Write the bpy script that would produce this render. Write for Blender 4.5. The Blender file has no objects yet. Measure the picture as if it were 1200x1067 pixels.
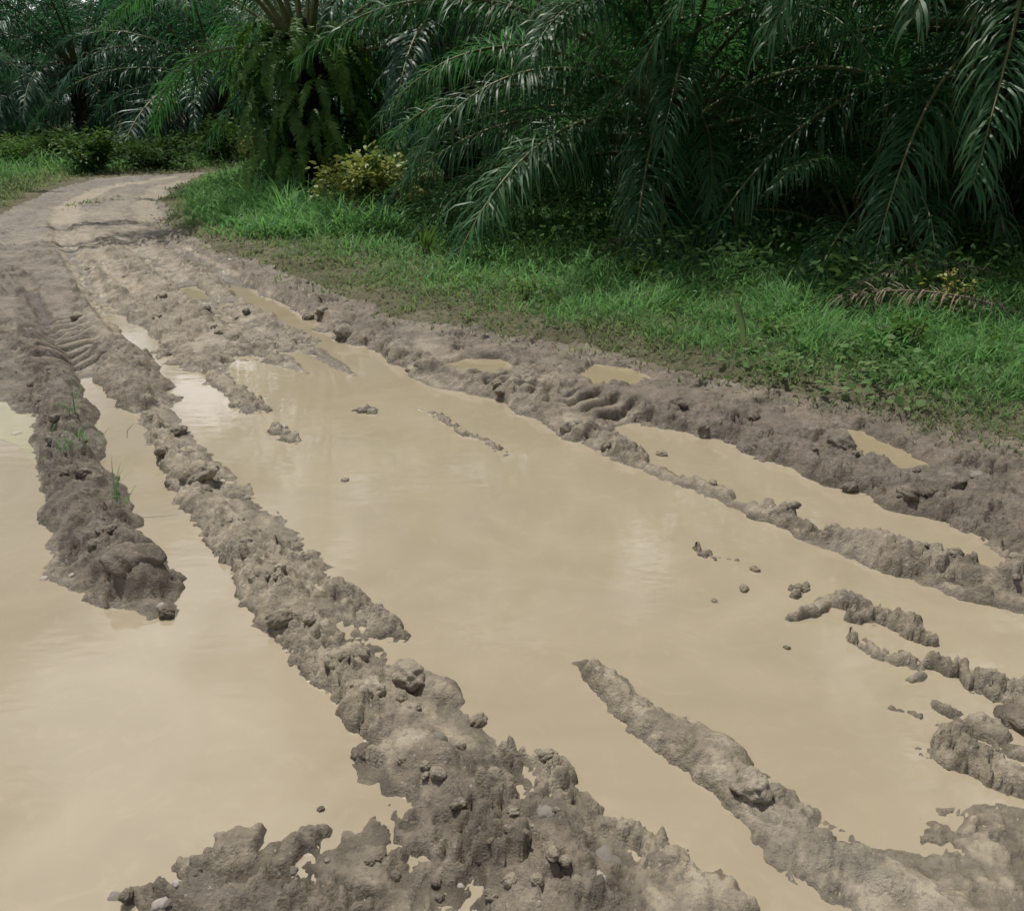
import bpy, math, random
import numpy as np
from mathutils import Vector, Matrix, Euler

# ------------------------------------------------------------------ camera, sky, sun, exposure
SC = bpy.context.scene
COL = SC.collection
R = math.radians
PITCH = R(22.0); F = 1040.0; EYE = 1.6
cd = bpy.data.cameras.new('camera'); cam = bpy.data.objects.new('camera', cd); COL.objects.link(cam)
cd.sensor_width = 36; cd.lens = 36 * F / 1200; cd.clip_start = .05; cd.clip_end = 1500
cam.location = (0, 0, EYE); cam.rotation_euler = (math.pi / 2 - PITCH, 0, 0)
SC.camera = cam

SUN_AZ, SUN_EL = R(-30), R(67)
W = bpy.data.worlds.new('World'); SC.world = W; W.use_nodes = True
nt = W.node_tree; nt.nodes.clear()
out = nt.nodes.new('ShaderNodeOutputWorld'); bg = nt.nodes.new('ShaderNodeBackground')
sky = nt.nodes.new('ShaderNodeTexSky'); sky.sky_type = 'NISHITA'; sky.sun_disc = False
sky.sun_elevation = SUN_EL; sky.sun_rotation = SUN_AZ; sky.dust_density = 2.0
tc = nt.nodes.new('ShaderNodeTexCoord'); mp = nt.nodes.new('ShaderNodeMapping'); mp.inputs['Scale'].default_value = (1, 1, 1.6); mp.inputs['Location'].default_value = (17, 9, 3.7)
nz = nt.nodes.new('ShaderNodeTexNoise'); nz.inputs['Scale'].default_value = 2.6; nz.inputs['Detail'].default_value = 6; nz.inputs['Roughness'].default_value = .55
rp = nt.nodes.new('ShaderNodeValToRGB'); rp.color_ramp.elements[0].position = .49; rp.color_ramp.elements[1].position = .60
mx = nt.nodes.new('ShaderNodeMixRGB'); mx.inputs[2].default_value = (33, 32.5, 33.5, 1)
nt.links.new(tc.outputs['Generated'], mp.inputs[0]); nt.links.new(mp.outputs[0], nz.inputs['Vector'])
nt.links.new(nz.outputs[0], rp.inputs[0]); nt.links.new(rp.outputs[0], mx.inputs[0])
nt.links.new(sky.outputs[0], mx.inputs[1]); nt.links.new(mx.outputs[0], bg.inputs[0])
bg.inputs[1].default_value = .055
nt.links.new(bg.outputs[0], out.inputs[0])

sd_ = bpy.data.lights.new('sun', 'SUN'); sun = bpy.data.objects.new('sun', sd_); COL.objects.link(sun)
sd_.energy = 5.0; sd_.angle = R(.53); sd_.color = (1, .95, .87)
SV = Vector((math.sin(SUN_AZ) * math.cos(SUN_EL), math.cos(SUN_AZ) * math.cos(SUN_EL), math.sin(SUN_EL)))
sun.rotation_euler = SV.to_track_quat('Z', 'Y').to_euler(); sun.location = SV * 60
vs = SC.view_settings; vs.view_transform = 'Standard'; vs.look = 'None'; vs.exposure = -.26; vs.gamma = 1
SC.render.engine = 'CYCLES'
SC.cycles.max_bounces = 6; SC.cycles.diffuse_bounces = 3; SC.cycles.glossy_bounces = 3; SC.cycles.transmission_bounces = 3
SC.cycles.caustics_reflective = False; SC.cycles.caustics_refractive = False

# ------------------------------------------------------------------ helpers
RNG = np.random.default_rng(7)
random.seed(7)
CP, SP = math.cos(PITCH), math.sin(PITCH)

def gp(u, v, z=0.):
    """ground point seen at a position of the photograph, on the level z"""
    a = (u - 600) / F; b = (533.5 - v) / F
    dx, dy, dz = a, CP + b * SP, -SP + b * CP
    dz = min(dz, -.02)
    t = (z - EYE) / dz
    return (dx * t, dy * t)

def gpl(pts, z=0.):
    return np.array([gp(u, v, z) for u, v in pts])

def h2(ix, iy, s):
    n = (ix.astype(np.int64) * 374761393 + iy.astype(np.int64) * 668265263 + s * 1442695041) & 0xffffffff
    n = ((n ^ (n >> 13)) * 1274126177) & 0xffffffff
    n = ((n ^ (n >> 16)) * 2246822519) & 0xffffffff
    n = n ^ (n >> 15)
    return (n & 0xffffff) / float(0xffffff)

def vnoise(x, y, s=0):
    ix = np.floor(x); iy = np.floor(y); fx = x - ix; fy = y - iy
    ux = fx * fx * fx * (fx * (fx * 6 - 15) + 10); uy = fy * fy * fy * (fy * (fy * 6 - 15) + 10)
    def g(i, j):
        a = h2(ix + i, iy + j, s) * 6.28318
        return np.cos(a) * (fx - i) + np.sin(a) * (fy - j)
    a, b, c, d = g(0, 0), g(1, 0), g(0, 1), g(1, 1)
    return 1.45 * ((a * (1 - ux) + b * ux) * (1 - uy) + (c * (1 - ux) + d * ux) * uy)

def fbm(x, y, s=0, o=4, rough=.5, ridge=False):
    t = 0; a = 1; n = 0
    for k in range(o):
        q = vnoise(x * 2 ** k + 17.3 * k, y * 2 ** k - 9.1 * k, s + k)
        if ridge: q = 1 - 2 * np.abs(q)
        t = t + a * q; n += a; a *= rough
    return t / n

def worley(x, y, s=0):
    ix = np.floor(x); iy = np.floor(y)
    f1 = np.full(x.shape, 9.); f2 = np.full(x.shape, 9.); cid = np.zeros(x.shape)
    for i in (-1, 0, 1):
        for j in (-1, 0, 1):
            cx = ix + i; cy = iy + j
            d = np.hypot(cx + h2(cx, cy, s) - x, cy + h2(cx, cy, s + 7) - y)
            m = d < f1
            f2 = np.where(m, f1, np.minimum(f2, d)); cid = np.where(m, h2(cx, cy, s + 31), cid); f1 = np.where(m, d, f1)
    return f1, f2, cid

def sstep(a, b, x):
    t = np.clip((x - a) / (b - a), 0, 1); return t * t * (3 - 2 * t)

def poly_sd(P, x, y, pad=1.0):
    """signed distance to a polygon, positive inside; -pad far away"""
    o = np.full(x.shape, -pad)
    m = (x > P[:, 0].min() - pad) & (x < P[:, 0].max() + pad) & (y > P[:, 1].min() - pad) & (y < P[:, 1].max() + pad)
    X = x[m]; Y = y[m]
    if X.size == 0: return o
    d = np.full(X.shape, 1e9); ins = np.zeros(X.shape, bool)
    n = len(P)
    for i in range(n):
        ax, ay = P[i]; bx, by = P[(i + 1) % n]
        ex, ey = bx - ax, by - ay
        t = np.clip(((X - ax) * ex + (Y - ay) * ey) / (ex * ex + ey * ey + 1e-12), 0, 1)
        d = np.minimum(d, (X - ax - t * ex) ** 2 + (Y - ay - t * ey) ** 2)
        if ay != by:
            c = ((ay > Y) != (by > Y)) & (X < ex * (Y - ay) / (by - ay) + ax)
            ins ^= c
    d = np.sqrt(d); o[m] = np.where(ins, d, -d)
    return np.maximum(o, -pad)

def line_d(P, x, y, pad=.8):
    """distance to a polyline and the position (0..1) along it"""
    o = np.full(x.shape, pad); tt = np.zeros(x.shape)
    m = (x > P[:, 0].min() - pad) & (x < P[:, 0].max() + pad) & (y > P[:, 1].min() - pad) & (y < P[:, 1].max() + pad)
    X = x[m]; Y = y[m]
    if X.size == 0: return o, tt
    d = np.full(X.shape, 1e9); tb = np.zeros(X.shape); n = len(P) - 1
    for i in range(n):
        ax, ay = P[i]; ex, ey = P[i + 1] - P[i]
        t = np.clip(((X - ax) * ex + (Y - ay) * ey) / (ex * ex + ey * ey + 1e-12), 0, 1)
        q = (X - ax - t * ex) ** 2 + (Y - ay - t * ey) ** 2
        b = q < d; d = np.where(b, q, d); tb = np.where(b, (i + t) / n, tb)
    o[m] = np.sqrt(d); tt[m] = tb
    return np.minimum(o, pad), tt

def mesh_np(name, V, Fc, mat, parent=None, smooth=True, attrs=None, mats=None, midx=None):
    """V (n,3); Fc: list of index arrays (each (m,k))"""
    me = bpy.data.meshes.new(name)
    V = np.asarray(V, np.float32)
    Fs = [np.asarray(f, np.int32) for f in Fc if len(f)]
    nl = sum(f.size for f in Fs); nf = sum(len(f) for f in Fs)
    me.vertices.add(len(V)); me.vertices.foreach_set('co', V.ravel())
    me.loops.add(nl); me.loops.foreach_set('vertex_index', np.concatenate([f.ravel() for f in Fs]))
    me.polygons.add(nf)
    tot = np.concatenate([np.full(len(f), f.shape[1], np.int32) for f in Fs])
    st = np.concatenate([[0], np.cumsum(tot)[:-1]]).astype(np.int32)
    me.polygons.foreach_set('loop_start', st); me.polygons.foreach_set('loop_total', tot)
    me.polygons.foreach_set('use_smooth', np.full(nf, smooth))
    for k, a in (attrs or {}).items():
        at = me.attributes.new(k, 'FLOAT', 'POINT'); at.data.foreach_set('value', np.asarray(a, np.float32))
    me.update(calc_edges=True)
    if mat is not None: me.materials.append(mat)
    return me

def obj(name, me, parent=None, loc=None, rot=None, scale=None):
    o = bpy.data.objects.new(name, me); COL.objects.link(o)
    if parent is not None: o.parent = parent
    if loc is not None: o.location = loc
    if rot is not None: o.rotation_euler = rot
    if scale is not None: o.scale = (scale,) * 3 if isinstance(scale, (int, float)) else scale
    return o

def empty(name, loc, rz=0):
    o = bpy.data.objects.new(name, None); COL.objects.link(o); o.location = loc; o.rotation_euler = (0, 0, rz)
    o.empty_display_size = .2
    return o

def tag(o, label=None, cat=None, group=None, kind=None):
    for k, v in (('label', label), ('category', cat), ('group', group), ('kind', kind)):
        if v: o[k] = v
    return o

# ------------------------------------------------------------------ materials
class NT:
    def __init__(s, name):
        s.m = bpy.data.materials.new(name); s.m.use_nodes = True; s.t = s.m.node_tree; s.t.nodes.clear()
        s.o = s.n('ShaderNodeOutputMaterial')
    def n(s, t, **k):
        a = s.t.nodes.new(t)
        for q, v in k.items(): setattr(a, q, v)
        return a
    def l(s, a, b): s.t.links.new(a, b)
    def attr(s, name):
        a = s.n('ShaderNodeAttribute'); a.attribute_name = name; return a.outputs['Fac']
    def noise(s, scale, detail=4, rough=.55, vec=None, dist=0):
        a = s.n('ShaderNodeTexNoise'); a.inputs['Scale'].default_value = scale; a.inputs['Detail'].default_value = detail
        a.inputs['Roughness'].default_value = rough; a.inputs['Distortion'].default_value = dist
        if vec is not None: s.l(vec, a.inputs['Vector'])
        return a.outputs['Fac']
    def pos(s):
        return s.n('ShaderNodeNewGeometry').outputs['Position']
    def ramp(s, fac, *stops):
        a = s.n('ShaderNodeValToRGB'); e = a.color_ramp.elements
        while len(e) < len(stops): e.new(.5)
        for q, (p, c) in zip(e, stops):
            q.position = p; q.color = (*c, 1) if len(c) == 3 else c
        s.l(fac, a.inputs[0]); return a.outputs[0]
    def mix(s, f, a, b, bt='MIX'):
        q = s.n('ShaderNodeMixRGB', blend_type=bt)
        for i, v in ((0, f), (1, a), (2, b)):
            if isinstance(v, (int, float)): q.inputs[i].default_value = v if i == 0 else (v, v, v, 1)
            elif isinstance(v, tuple): q.inputs[i].default_value = (*v, 1)
            else: s.l(v, q.inputs[i])
        return q.outputs[0]
    def math(s, op, a, b=0.):
        q = s.n('ShaderNodeMath', operation=op)
        for i, v in ((0, a), (1, b)):
            if isinstance(v, (int, float)): q.inputs[i].default_value = v
            else: s.l(v, q.inputs[i])
        return q.outputs[0]
    def bump(s, h, strength, dist):
        b = s.n('ShaderNodeBump'); b.inputs['Strength'].default_value = strength; b.inputs['Distance'].default_value = dist
        s.l(h, b.inputs['Height']); return b.outputs[0]
    def bsdf(s, col, rough, nrm=None, spec=.5, ior=1.45):
        b = s.n('ShaderNodeBsdfPrincipled')
        for k, v in (('Base Color', col), ('Roughness', rough)):
            if isinstance(v, (int, float)): b.inputs[k].default_value = v
            elif isinstance(v, tuple): b.inputs[k].default_value = (*v, 1)
            else: s.l(v, b.inputs[k])
        b.inputs['Specular IOR Level'].default_value = spec; b.inputs['IOR'].default_value = ior
        if nrm is not None: s.l(nrm, b.inputs['Normal'])
        return b
    def done(s, b):
        s.l(b.outputs[0], s.o.inputs[0]); return s.m

def mat_mud(name='mud', k=None):
    t = NT(name); p = t.pos()
    wet = t.attr('slurry'); dark = t.attr('dark'); gr = t.attr('grit')
    if k is not None:
        v = t.n('ShaderNodeValue'); v.outputs[0].default_value = k; dark = v.outputs[0]
    n1 = t.noise(9, 6, .6, p); n2 = t.noise(60, 4, .6, p); n3 = t.noise(2.1, 3, .5, p)
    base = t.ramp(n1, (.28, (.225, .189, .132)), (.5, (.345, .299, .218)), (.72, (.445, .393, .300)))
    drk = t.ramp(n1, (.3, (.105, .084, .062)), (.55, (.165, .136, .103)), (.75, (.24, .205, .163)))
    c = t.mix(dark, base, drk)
    c = t.mix(t.ramp(n3, (.55, (0, 0, 0)), (.68, (.4, .4, .4))), c, (.25, .235, .195))
    c = t.mix(t.ramp(t.noise(5.5, 5, .65, p, .8), (.40, (.75, .75, .75)), (.54, (0, 0, 0))), c, t.mix(1., c, .55, 'MULTIPLY'))
    slur = t.ramp(n3, (.3, (.262, .222, .156)), (.7, (.305, .260, .188)))
    c = t.mix(wet, c, slur)
    grav = t.ramp(t.noise(26, 3, .7, p), (.35, (.070, .062, .052)), (.5, (.125, .112, .094)), (.66, (.235, .215, .188)))
    c = t.mix(gr, c, grav)
    c = t.mix(t.ramp(n2, (.36, (.55, .55, .55)), (.46, (0, 0, 0))), c, (.12, .10, .082))
    c = t.mix(t.ramp(t.noise(22, 4, .65, p), (.38, (.45, .45, .45)), (.5, (0, 0, 0))), c, (.16, .138, .112))
    c = t.mix(t.ramp(t.noise(75, 2, .5, p), (.66, (0, 0, 0)), (.74, (.5, .5, .5))), c, (.46, .42, .36))
    we = t.attr('wet')
    c = t.mix(t.math('MULTIPLY', we, .8), c, t.mix(1., c, .5, 'MULTIPLY'))
    rough = t.mix(t.math('MULTIPLY', we, .75), t.ramp(t.noise(14, 3, .6, p), (.35, (.42, .42, .42)), (.65, (.85, .85, .85))), .22)
    hh = t.math('ADD', t.math('MULTIPLY', t.noise(45, 7, .68, p), 1.), t.math('MULTIPLY', t.noise(150, 3, .6, p), .35))
    st = t.n('ShaderNodeBump'); st.inputs['Distance'].default_value = .019
    t.l(hh, st.inputs['Height']); t.l(t.math('SUBTRACT', .85, t.math('MULTIPLY', wet, .72)), st.inputs['Strength'])
    return t.done(t.bsdf(c, rough, st.outputs[0], .45))

def mat_verge():
    t = NT('verge_soil'); p = t.pos()
    n = t.noise(3, 5, .6, p)
    c = t.ramp(n, (.3, (.09, .08, .05)), (.5, (.14, .128, .085)), (.7, (.20, .18, .125)))
    c = t.mix(t.ramp(t.noise(30, 3, .6, p), (.4, (.6, .6, .6)), (.6, (0, 0, 0))), c, (.07, .075, .035))
    return t.done(t.bsdf(c, .9, t.bump(t.noise(60, 5, .65, p), .8, .03), .2))

def mat_ground():
    t = NT('forest_floor'); p = t.pos()
    c = t.ramp(t.noise(1.5, 6, .65, p), (.3, (.04, .038, .022)), (.55, (.075, .065, .038)), (.75, (.07, .085, .035)))
    return t.done(t.bsdf(c, .95, t.bump(t.noise(14, 5, .6, p), .8, .08), .15))

def mat_water(name, a, b):
    t = NT(name); p = t.pos()
    w = t.noise(1.3, 4, .5, p, 2.2)
    c = t.ramp(w, (.32, a), (.68, b))
    st = t.noise(5, 3, .6, p, 3.5)
    c = t.mix(t.ramp(st, (.52, (0, 0, 0)), (.72, (.28, .28, .28))), c, tuple(min(1, q * 1.16) for q in b))
    mpn = t.n('ShaderNodeMapping'); mpn.inputs['Scale'].default_value = (1.0, 2.2, 1); t.l(p, mpn.inputs[0])
    hgt = t.math('ADD', t.noise(7, 2, .5, mpn.outputs[0]), t.math('MULTIPLY', t.noise(1.6, 2, .5, p), 2.))
    return t.done(t.bsdf(c, .035, t.bump(hgt, .04, .02), .5, 1.45))

def mat_leaf(name, c0, c1, c2, rough=.36, trans=.22, tr_col=(.10, .19, .03), tip=None, spec=.55):
    t = NT(name)
    r = t.n('ShaderNodeObjectInfo').outputs['Random']; k = t.attr('rnd')
    f = t.math('ADD', t.math('MULTIPLY', r, .45), t.math('MULTIPLY', k, .55))
    c = t.ramp(f, (.15, c0), (.5, c1), (.85, c2))
    if tip: c = t.mix(t.ramp(t.attr('tip'), (.82, (0, 0, 0)), (1., (.9, .9, .9))), c, tip)
    b = t.bsdf(c, rough, None, spec)
    tr = t.n('ShaderNodeBsdfTranslucent'); t.l(t.mix(.5, c, tr_col), tr.inputs[0])
    m = t.n('ShaderNodeMixShader'); m.inputs[0].default_value = trans
    t.l(b.outputs[0], m.inputs[1]); t.l(tr.outputs[0], m.inputs[2])
    t.l(m.outputs[0], t.o.inputs[0]); return t.m

def mat_plain(name, a, b, scale=20, rough=.8, bump=.6, dist=.01, spec=.3):
    t = NT(name); tcn = t.n('ShaderNodeTexCoord').outputs['Object']
    rr = t.n('ShaderNodeObjectInfo').outputs['Random']
    c = t.ramp(t.noise(scale, 5, .6, tcn), (.3, a), (.7, b))
    c = t.mix(1., c, t.ramp(rr, (0, (.78, .78, .78)), (1, (1.1, 1.1, 1.1))), 'MULTIPLY')
    return t.done(t.bsdf(c, rough, t.bump(t.noise(scale * 2.5, 5, .65, tcn), bump, dist), spec))

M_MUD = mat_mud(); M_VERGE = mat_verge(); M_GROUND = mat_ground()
M_WATER = mat_water('muddy_water', (.282, .240, .165), (.318, .272, .190))
M_WATER_GREEN = mat_water('greenish_muddy_water', (.28, .255, .15), (.31, .28, .165))
M_WATER_ORANGE = mat_water('ochre_puddle_water', (.255, .215, .135), (.285, .24, .155))
M_FROND = mat_leaf('palm_leaflet', (.018, .062, .022), (.030, .100, .034), (.056, .146, .048), .45, .42, (.10, .31, .07), (.20, .17, .06), .34)
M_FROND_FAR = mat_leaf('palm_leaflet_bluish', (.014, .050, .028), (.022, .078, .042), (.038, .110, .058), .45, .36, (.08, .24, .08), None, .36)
M_FROND_DRY = mat_leaf('dead_palm_leaflet', (.13, .105, .07), (.20, .165, .115), (.28, .24, .18), .8, .15, (.2, .15, .08), None, .2)
M_STALK = mat_plain('palm_stalk', (.09, .10, .03), (.15, .14, .055), 12, .5, .3, .01, .4)
M_STALK_DRY = mat_plain('dead_palm_stalk', (.16, .12, .08), (.26, .21, .15), 12, .8)
M_TRUNK = mat_plain('palm_trunk', (.025, .021, .016), (.07, .057, .042), 9, .95, 1., .05, .15)
M_FERN = mat_leaf('fern_leaf', (.040, .110, .018), (.085, .195, .028), (.15, .28, .042), .6, .5, (.12, .22, .03))
M_GRASS = mat_leaf('grass_blade', (.055, .155, .042), (.090, .240, .066), (.175, .315, .115), .55, .5, (.20, .42, .11), None, .3)
M_GRASS_DRY = mat_leaf('dry_grass_blade', (.12, .105, .055), (.19, .165, .095), (.27, .235, .15), .75, .2, (.2, .18, .08), None, .2)
M_GRASS_PALE = mat_leaf('pale_grass_blade', (.088, .15, .062), (.132, .212, .092), (.21, .268, .135), .65, .5, (.27, .34, .09), None, .25)
M_SHRUB = mat_leaf('shrub_leaf', (.04, .095, .018), (.075, .155, .028), (.13, .22, .045), .6, .3, (.14, .25, .04), None, .25)
M_SHRUB_Y = mat_leaf('yellow_green_shrub_leaf', (.15, .21, .035), (.27, .30, .06), (.42, .38, .10), .55, .35, (.30, .30, .06))
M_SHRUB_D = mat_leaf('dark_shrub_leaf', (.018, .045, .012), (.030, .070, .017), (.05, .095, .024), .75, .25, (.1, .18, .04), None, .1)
M_BROAD = mat_leaf('creeper_leaf', (.045, .10, .028), (.075, .145, .045), (.12, .19, .07), .7, .25, (.14, .24, .06), None, .15)
M_STEM = mat_plain('plant_stem', (.07, .08, .03), (.12, .11, .05), 20, .7)
M_CLOD = mat_mud('clod_mud', .25); M_CLOD_W = mat_mud('wet_clod_mud', .0); M_CLOD_D = mat_mud('dark_clod_mud', .85)
M_STONE = mat_plain('pale_stone', (.30, .265, .235), (.45, .405, .365), 12, .7, .4, .006)
M_STONE_B = mat_plain('blue_grey_stone', (.15, .138, .115), (.235, .215, .185), 12, .85, .4, .006, .1)

# ------------------------------------------------------------------ terrain height
FLOOR = -.045
# outlines of the ground that stands out of the water, (points, top height, slope width, roughness, darkness)
BANK_LEFT = [(-330, 470), (-100, 462), (0, 468), (34, 490), (44, 560), (60, 600), (55, 678), (100, 697), (150, 718), (200, 729),
             (204, 716), (193, 690), (166, 640), (150, 612), (126, 568), (98, 520), (84, 472), (74, 440), (40, 400), (-100, 380), (-330, 380)]
UPPER = [(-330, 445), (60, 425), (78, 446), (120, 441), (160, 450), (178, 440), (152, 396), (122, 376), (165, 386), (198, 406),
         (212, 436), (244, 436), (302, 484), (262, 432), (285, 418), (330, 430), (364, 438), (338, 414), (348, 412), (424, 444),
         (392, 418), (345, 384), (300, 354), (278, 338), (300, 341), (352, 372), (402, 400), (450, 413), (478, 425), (490, 442),
         (505, 452), (560, 464), (622, 483), (662, 506), (692, 524), (712, 508), (732, 497), (800, 505), (862, 519), (940, 549),
         (1000, 573), (1060, 591), (1112, 606), (1150, 622), (1172, 652), (1215, 664), (1500, 700), (2200, 560), (2600, 130), (-2400, 130), (-800, 330)]
RIDGE_R = [(664, 512), (700, 531), (745, 549), (800, 571), (850, 591), (905, 613), (955, 641), (1010, 657), (1060, 677), (1110, 697),
           (1200, 723), (1400, 780), (1400, 715), (1190, 672), (1100, 652), (1030, 638), (960, 619), (880, 590), (790, 555), (735, 530), (700, 510)]
RIDGE_B = [(148, 392), (172, 432), (206, 486), (262, 545), (335, 611), (380, 656), (435, 702), (480, 748), (466, 757), (436, 748), (455, 772),
           (482, 790), (512, 822), (545, 832), (575, 858), (583, 875), (650, 893), (700, 950), (762, 990), (872, 1067), (960, 1130),
           (960, 1400), (500, 1400), (540, 1100), (520, 1010), (470, 960), (462, 932), (412, 917), (408, 897), (452, 886), (448, 860), (430, 836), (404, 806),
           (384, 795), (345, 743), (305, 703), (284, 650), (258, 616), (214, 590), (203, 560), (184, 526), (164, 512), (163, 450), (140, 420)]
LAND_C = [(110, 1090), (126, 1056), (196, 1056), (245, 1020), (296, 974), (306, 992), (360, 996), (392, 972), (430, 966), (470, 936), (560, 980), (720, 1100), (620, 1400), (100, 1400)]
RIDGE_D = [(672, 773), (692, 797), (716, 837), (760, 867), (800, 892), (852, 907), (860, 942), (880, 962), (915, 987), (945, 1021), (985, 1042),
           (1040, 1064), (1080, 1090), (1250, 1300), (1500, 1300), (1200, 1085), (1060, 1010), (1000, 978), (940, 938), (880, 893), (842, 868), (796, 846), (735, 797), (694, 772)]
LAND_E = [(1000, 985), (1060, 990), (1066, 968), (1100, 946), (1160, 936), (1210, 946), (1500, 960), (1500, 1400), (1150, 1200), (1060, 1040)]
POLYS = [  # pts, top, slope, rough, dark
    (UPPER, .075, .34, 1.0, .5), (BANK_LEFT, .065, .20, 1.1, .95), (RIDGE_R, .035, .12, 1.0, .4),
    (RIDGE_B, .016, .09, .8, .05), (LAND_C, .012, .2, .4, .25), (RIDGE_D, .022, .09, .6, .05), (LAND_E, .009, .14, .35, .1)]
POLYS = [(gpl(p), a, b, c, d) for p, a, b, c, d in POLYS]
# crests: (points, half width, crest height, dark)
CREST = [
    ([(100, 365), (118, 392), (140, 420), (168, 470)], .20, .17, .6),
    ([(178, 490), (205, 540), (232, 580), (290, 640), (325, 700), (362, 745), (402, 785), (440, 822), (485, 868)], .135, .085, .15),
    ([(440, 800), (480, 800), (505, 812)], .10, .10, .4),
    ([(475, 872), (530, 930), (600, 990), (660, 1067), (720, 1150)], .22, .09, .75),
    ([(430, 890), (470, 885)], .07, .05, .3),
    ([(360, 670), (410, 705), (460, 742)], .06, .04, .2),
    ([(585, 885), (640, 898), (690, 955), (760, 1000), (860, 1060)], .07, .035, .2),
    ([(700, 795), (760, 845), (830, 885), (880, 935), (940, 985), (1010, 1030), (1100, 1075), (1250, 1180)], .125, .072, .1),
    ([(975, 632), (1050, 655), (1120, 672), (1200, 690), (1330, 720)], .15, .125, .4),
    ([(880, 598), (940, 620)], .09, .085, .3), ([(800, 562), (850, 580)], .07, .06, .2), ([(700, 515), (740, 535)], .10, .10, .4),
    ([(400, 395), (450, 403), (485, 425)], .16, .13, .6), ([(500, 440), (580, 455), (650, 488), (690, 508)], .15, .13, .5),
    ([(760, 492), (860, 508), (960, 545), (1060, 580), (1150, 608), (1230, 640)], .20, .125, 1.),
    ([(1120, 560), (1180, 600), (1260, 620)], .2, .17, .85),
    ([(300, 975), (262, 1008), (225, 1030)], .07, .035, .5), ([(150, 1060), (240, 1058), (300, 1040), (390, 1062), (420, 1080)], .085, .045, .85),
    ([(300, 1035), (345, 1000), (372, 985)], .06, .045, .6),
    ([(925, 724), (950, 714), (975, 705)], .045, .035, .1), ([(930, 697), (940, 690)], .045, .03, .3), ([(975, 704), (1005, 712)], .045, .05, .3),
    ([(1003, 728), (1030, 724), (1058, 738), (1080, 748)], .05, .05, .3),
    ([(998, 748), (1030, 766), (1062, 775)], .07, .035, .2), ([(1062, 772), (1100, 780), (1130, 790)], .04, .03, .3),
    ([(1130, 788), (1165, 805), (1220, 815)], .09, .045, .2), ([(1185, 830), (1240, 850)], .09, .07, .5),
    ([(1042, 828), (1072, 838), (1100, 852)], .035, .022, .2), ([(1102, 826), (1122, 836)], .045, .03, .3), ([(1130, 848), (1160, 855)], .075, .045, .2),
    ([(1105, 868), (1125, 888)], .085, .055, .25), ([(1128, 885), (1160, 905), (1230, 925)], .07, .045, .2),
    ([(1060, 798), (1080, 796)], .035, .015, .1), ([(1170, 880), (1240, 885)], .06, .02, .1),
    ([(484, 478), (512, 488), (540, 502), (562, 514), (590, 530)], .06, .017, .2),
    ([(818, 644), (845, 652), (862, 656)], .04, .018, .3), ([(320, 500), (340, 514)], .08, .03, .2), ([(416, 482), (432, 484)], .06, .035, .2),
    ([(245, 436), (270, 456), (300, 482)], .10, .04, .25),
    ([(1070, 990), (1130, 985), (1200, 1000)], .09, .022, .1), ([(1090, 1040), (1200, 1030)], .08, .02, .1),
    ([(25, 345), (45, 395), (62, 440), (75, 500), (95, 575), (120, 640), (165, 690)], .16, .17, 1.),
    ([(105, 322), (118, 350), (100, 385)], .25, .09, .5), ([(140, 330), (200, 375), (228, 420)], .25, .075, .3),
    ([(150, 305), (240, 370), (310, 410)], .25, .07, .35), ([(215, 305), (280, 350), (335, 400)], .25, .075, .3),
    ([(275, 325), (340, 352), (400, 385)], .22, .13, .55),
]
CREST = [(gpl(p), w * 1.05, h * (.60 if h > .05 else .8), d) for p, w, h, d in CREST]
# wheel ruts pressed into the upper mud: (points, half width, depth, slurry)
RUT = [([(70, 265), (85, 300), (105, 340), (130, 376), (168, 406)], .14, .065, 1.), ([(95, 280), (140, 330), (165, 350)], .12, .04, .7),
       ([(150, 285), (215, 335), (245, 355), (290, 395)], .16, .06, .6), ([(190, 285), (250, 318), (300, 350), (360, 380)], .17, .075, .9),
       ([(50, 350), (72, 390), (85, 430)], .2, .045, .15), ([(28, 330), (48, 380), (60, 410)], .10, .05, .0),
       ([(72, 268), (82, 244), (122, 224), (200, 211)], .24, .07, 1.), ([(180, 268), (168, 244), (190, 222), (250, 210)], .25, .06, .7), ([(20, 292), (40, 262), (90, 232)], .18, .03, .2)]
RUT = [(gpl(p), w, h, d) for p, w, h, d in RUT]
# small basins in the right bank: (points, level)
BASIN = []
BASIN_PX = [[(525, 430), (548, 421), (585, 422), (604, 431), (585, 439), (548, 438)], [(682, 441), (705, 431), (738, 434), (762, 446), (735, 452), (700, 450)],
            [(984, 504), (1005, 506), (1040, 522), (1088, 546), (1064, 546), (1020, 532)], [(212, 338), (228, 336), (240, 350), (224, 352)]]
VERGE_R = gpl([(330, 203), (238, 209), (205, 225), (190, 242), (198, 268), (255, 300), (330, 326), (400, 354), (480, 384), (560, 398), (640, 415),
               (720, 424), (800, 452), (900, 480), (1000, 492), (1100, 512), (1200, 530), (1400, 575), (2200, 520), (3000, 140), (330, 140)])
VERGE_L = gpl([(-900, 330), (-200, 300), (0, 262), (60, 228), (110, 214), (160, 210), (236, 207), (330, 201), (330, 128), (-2600, 128)])

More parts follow.
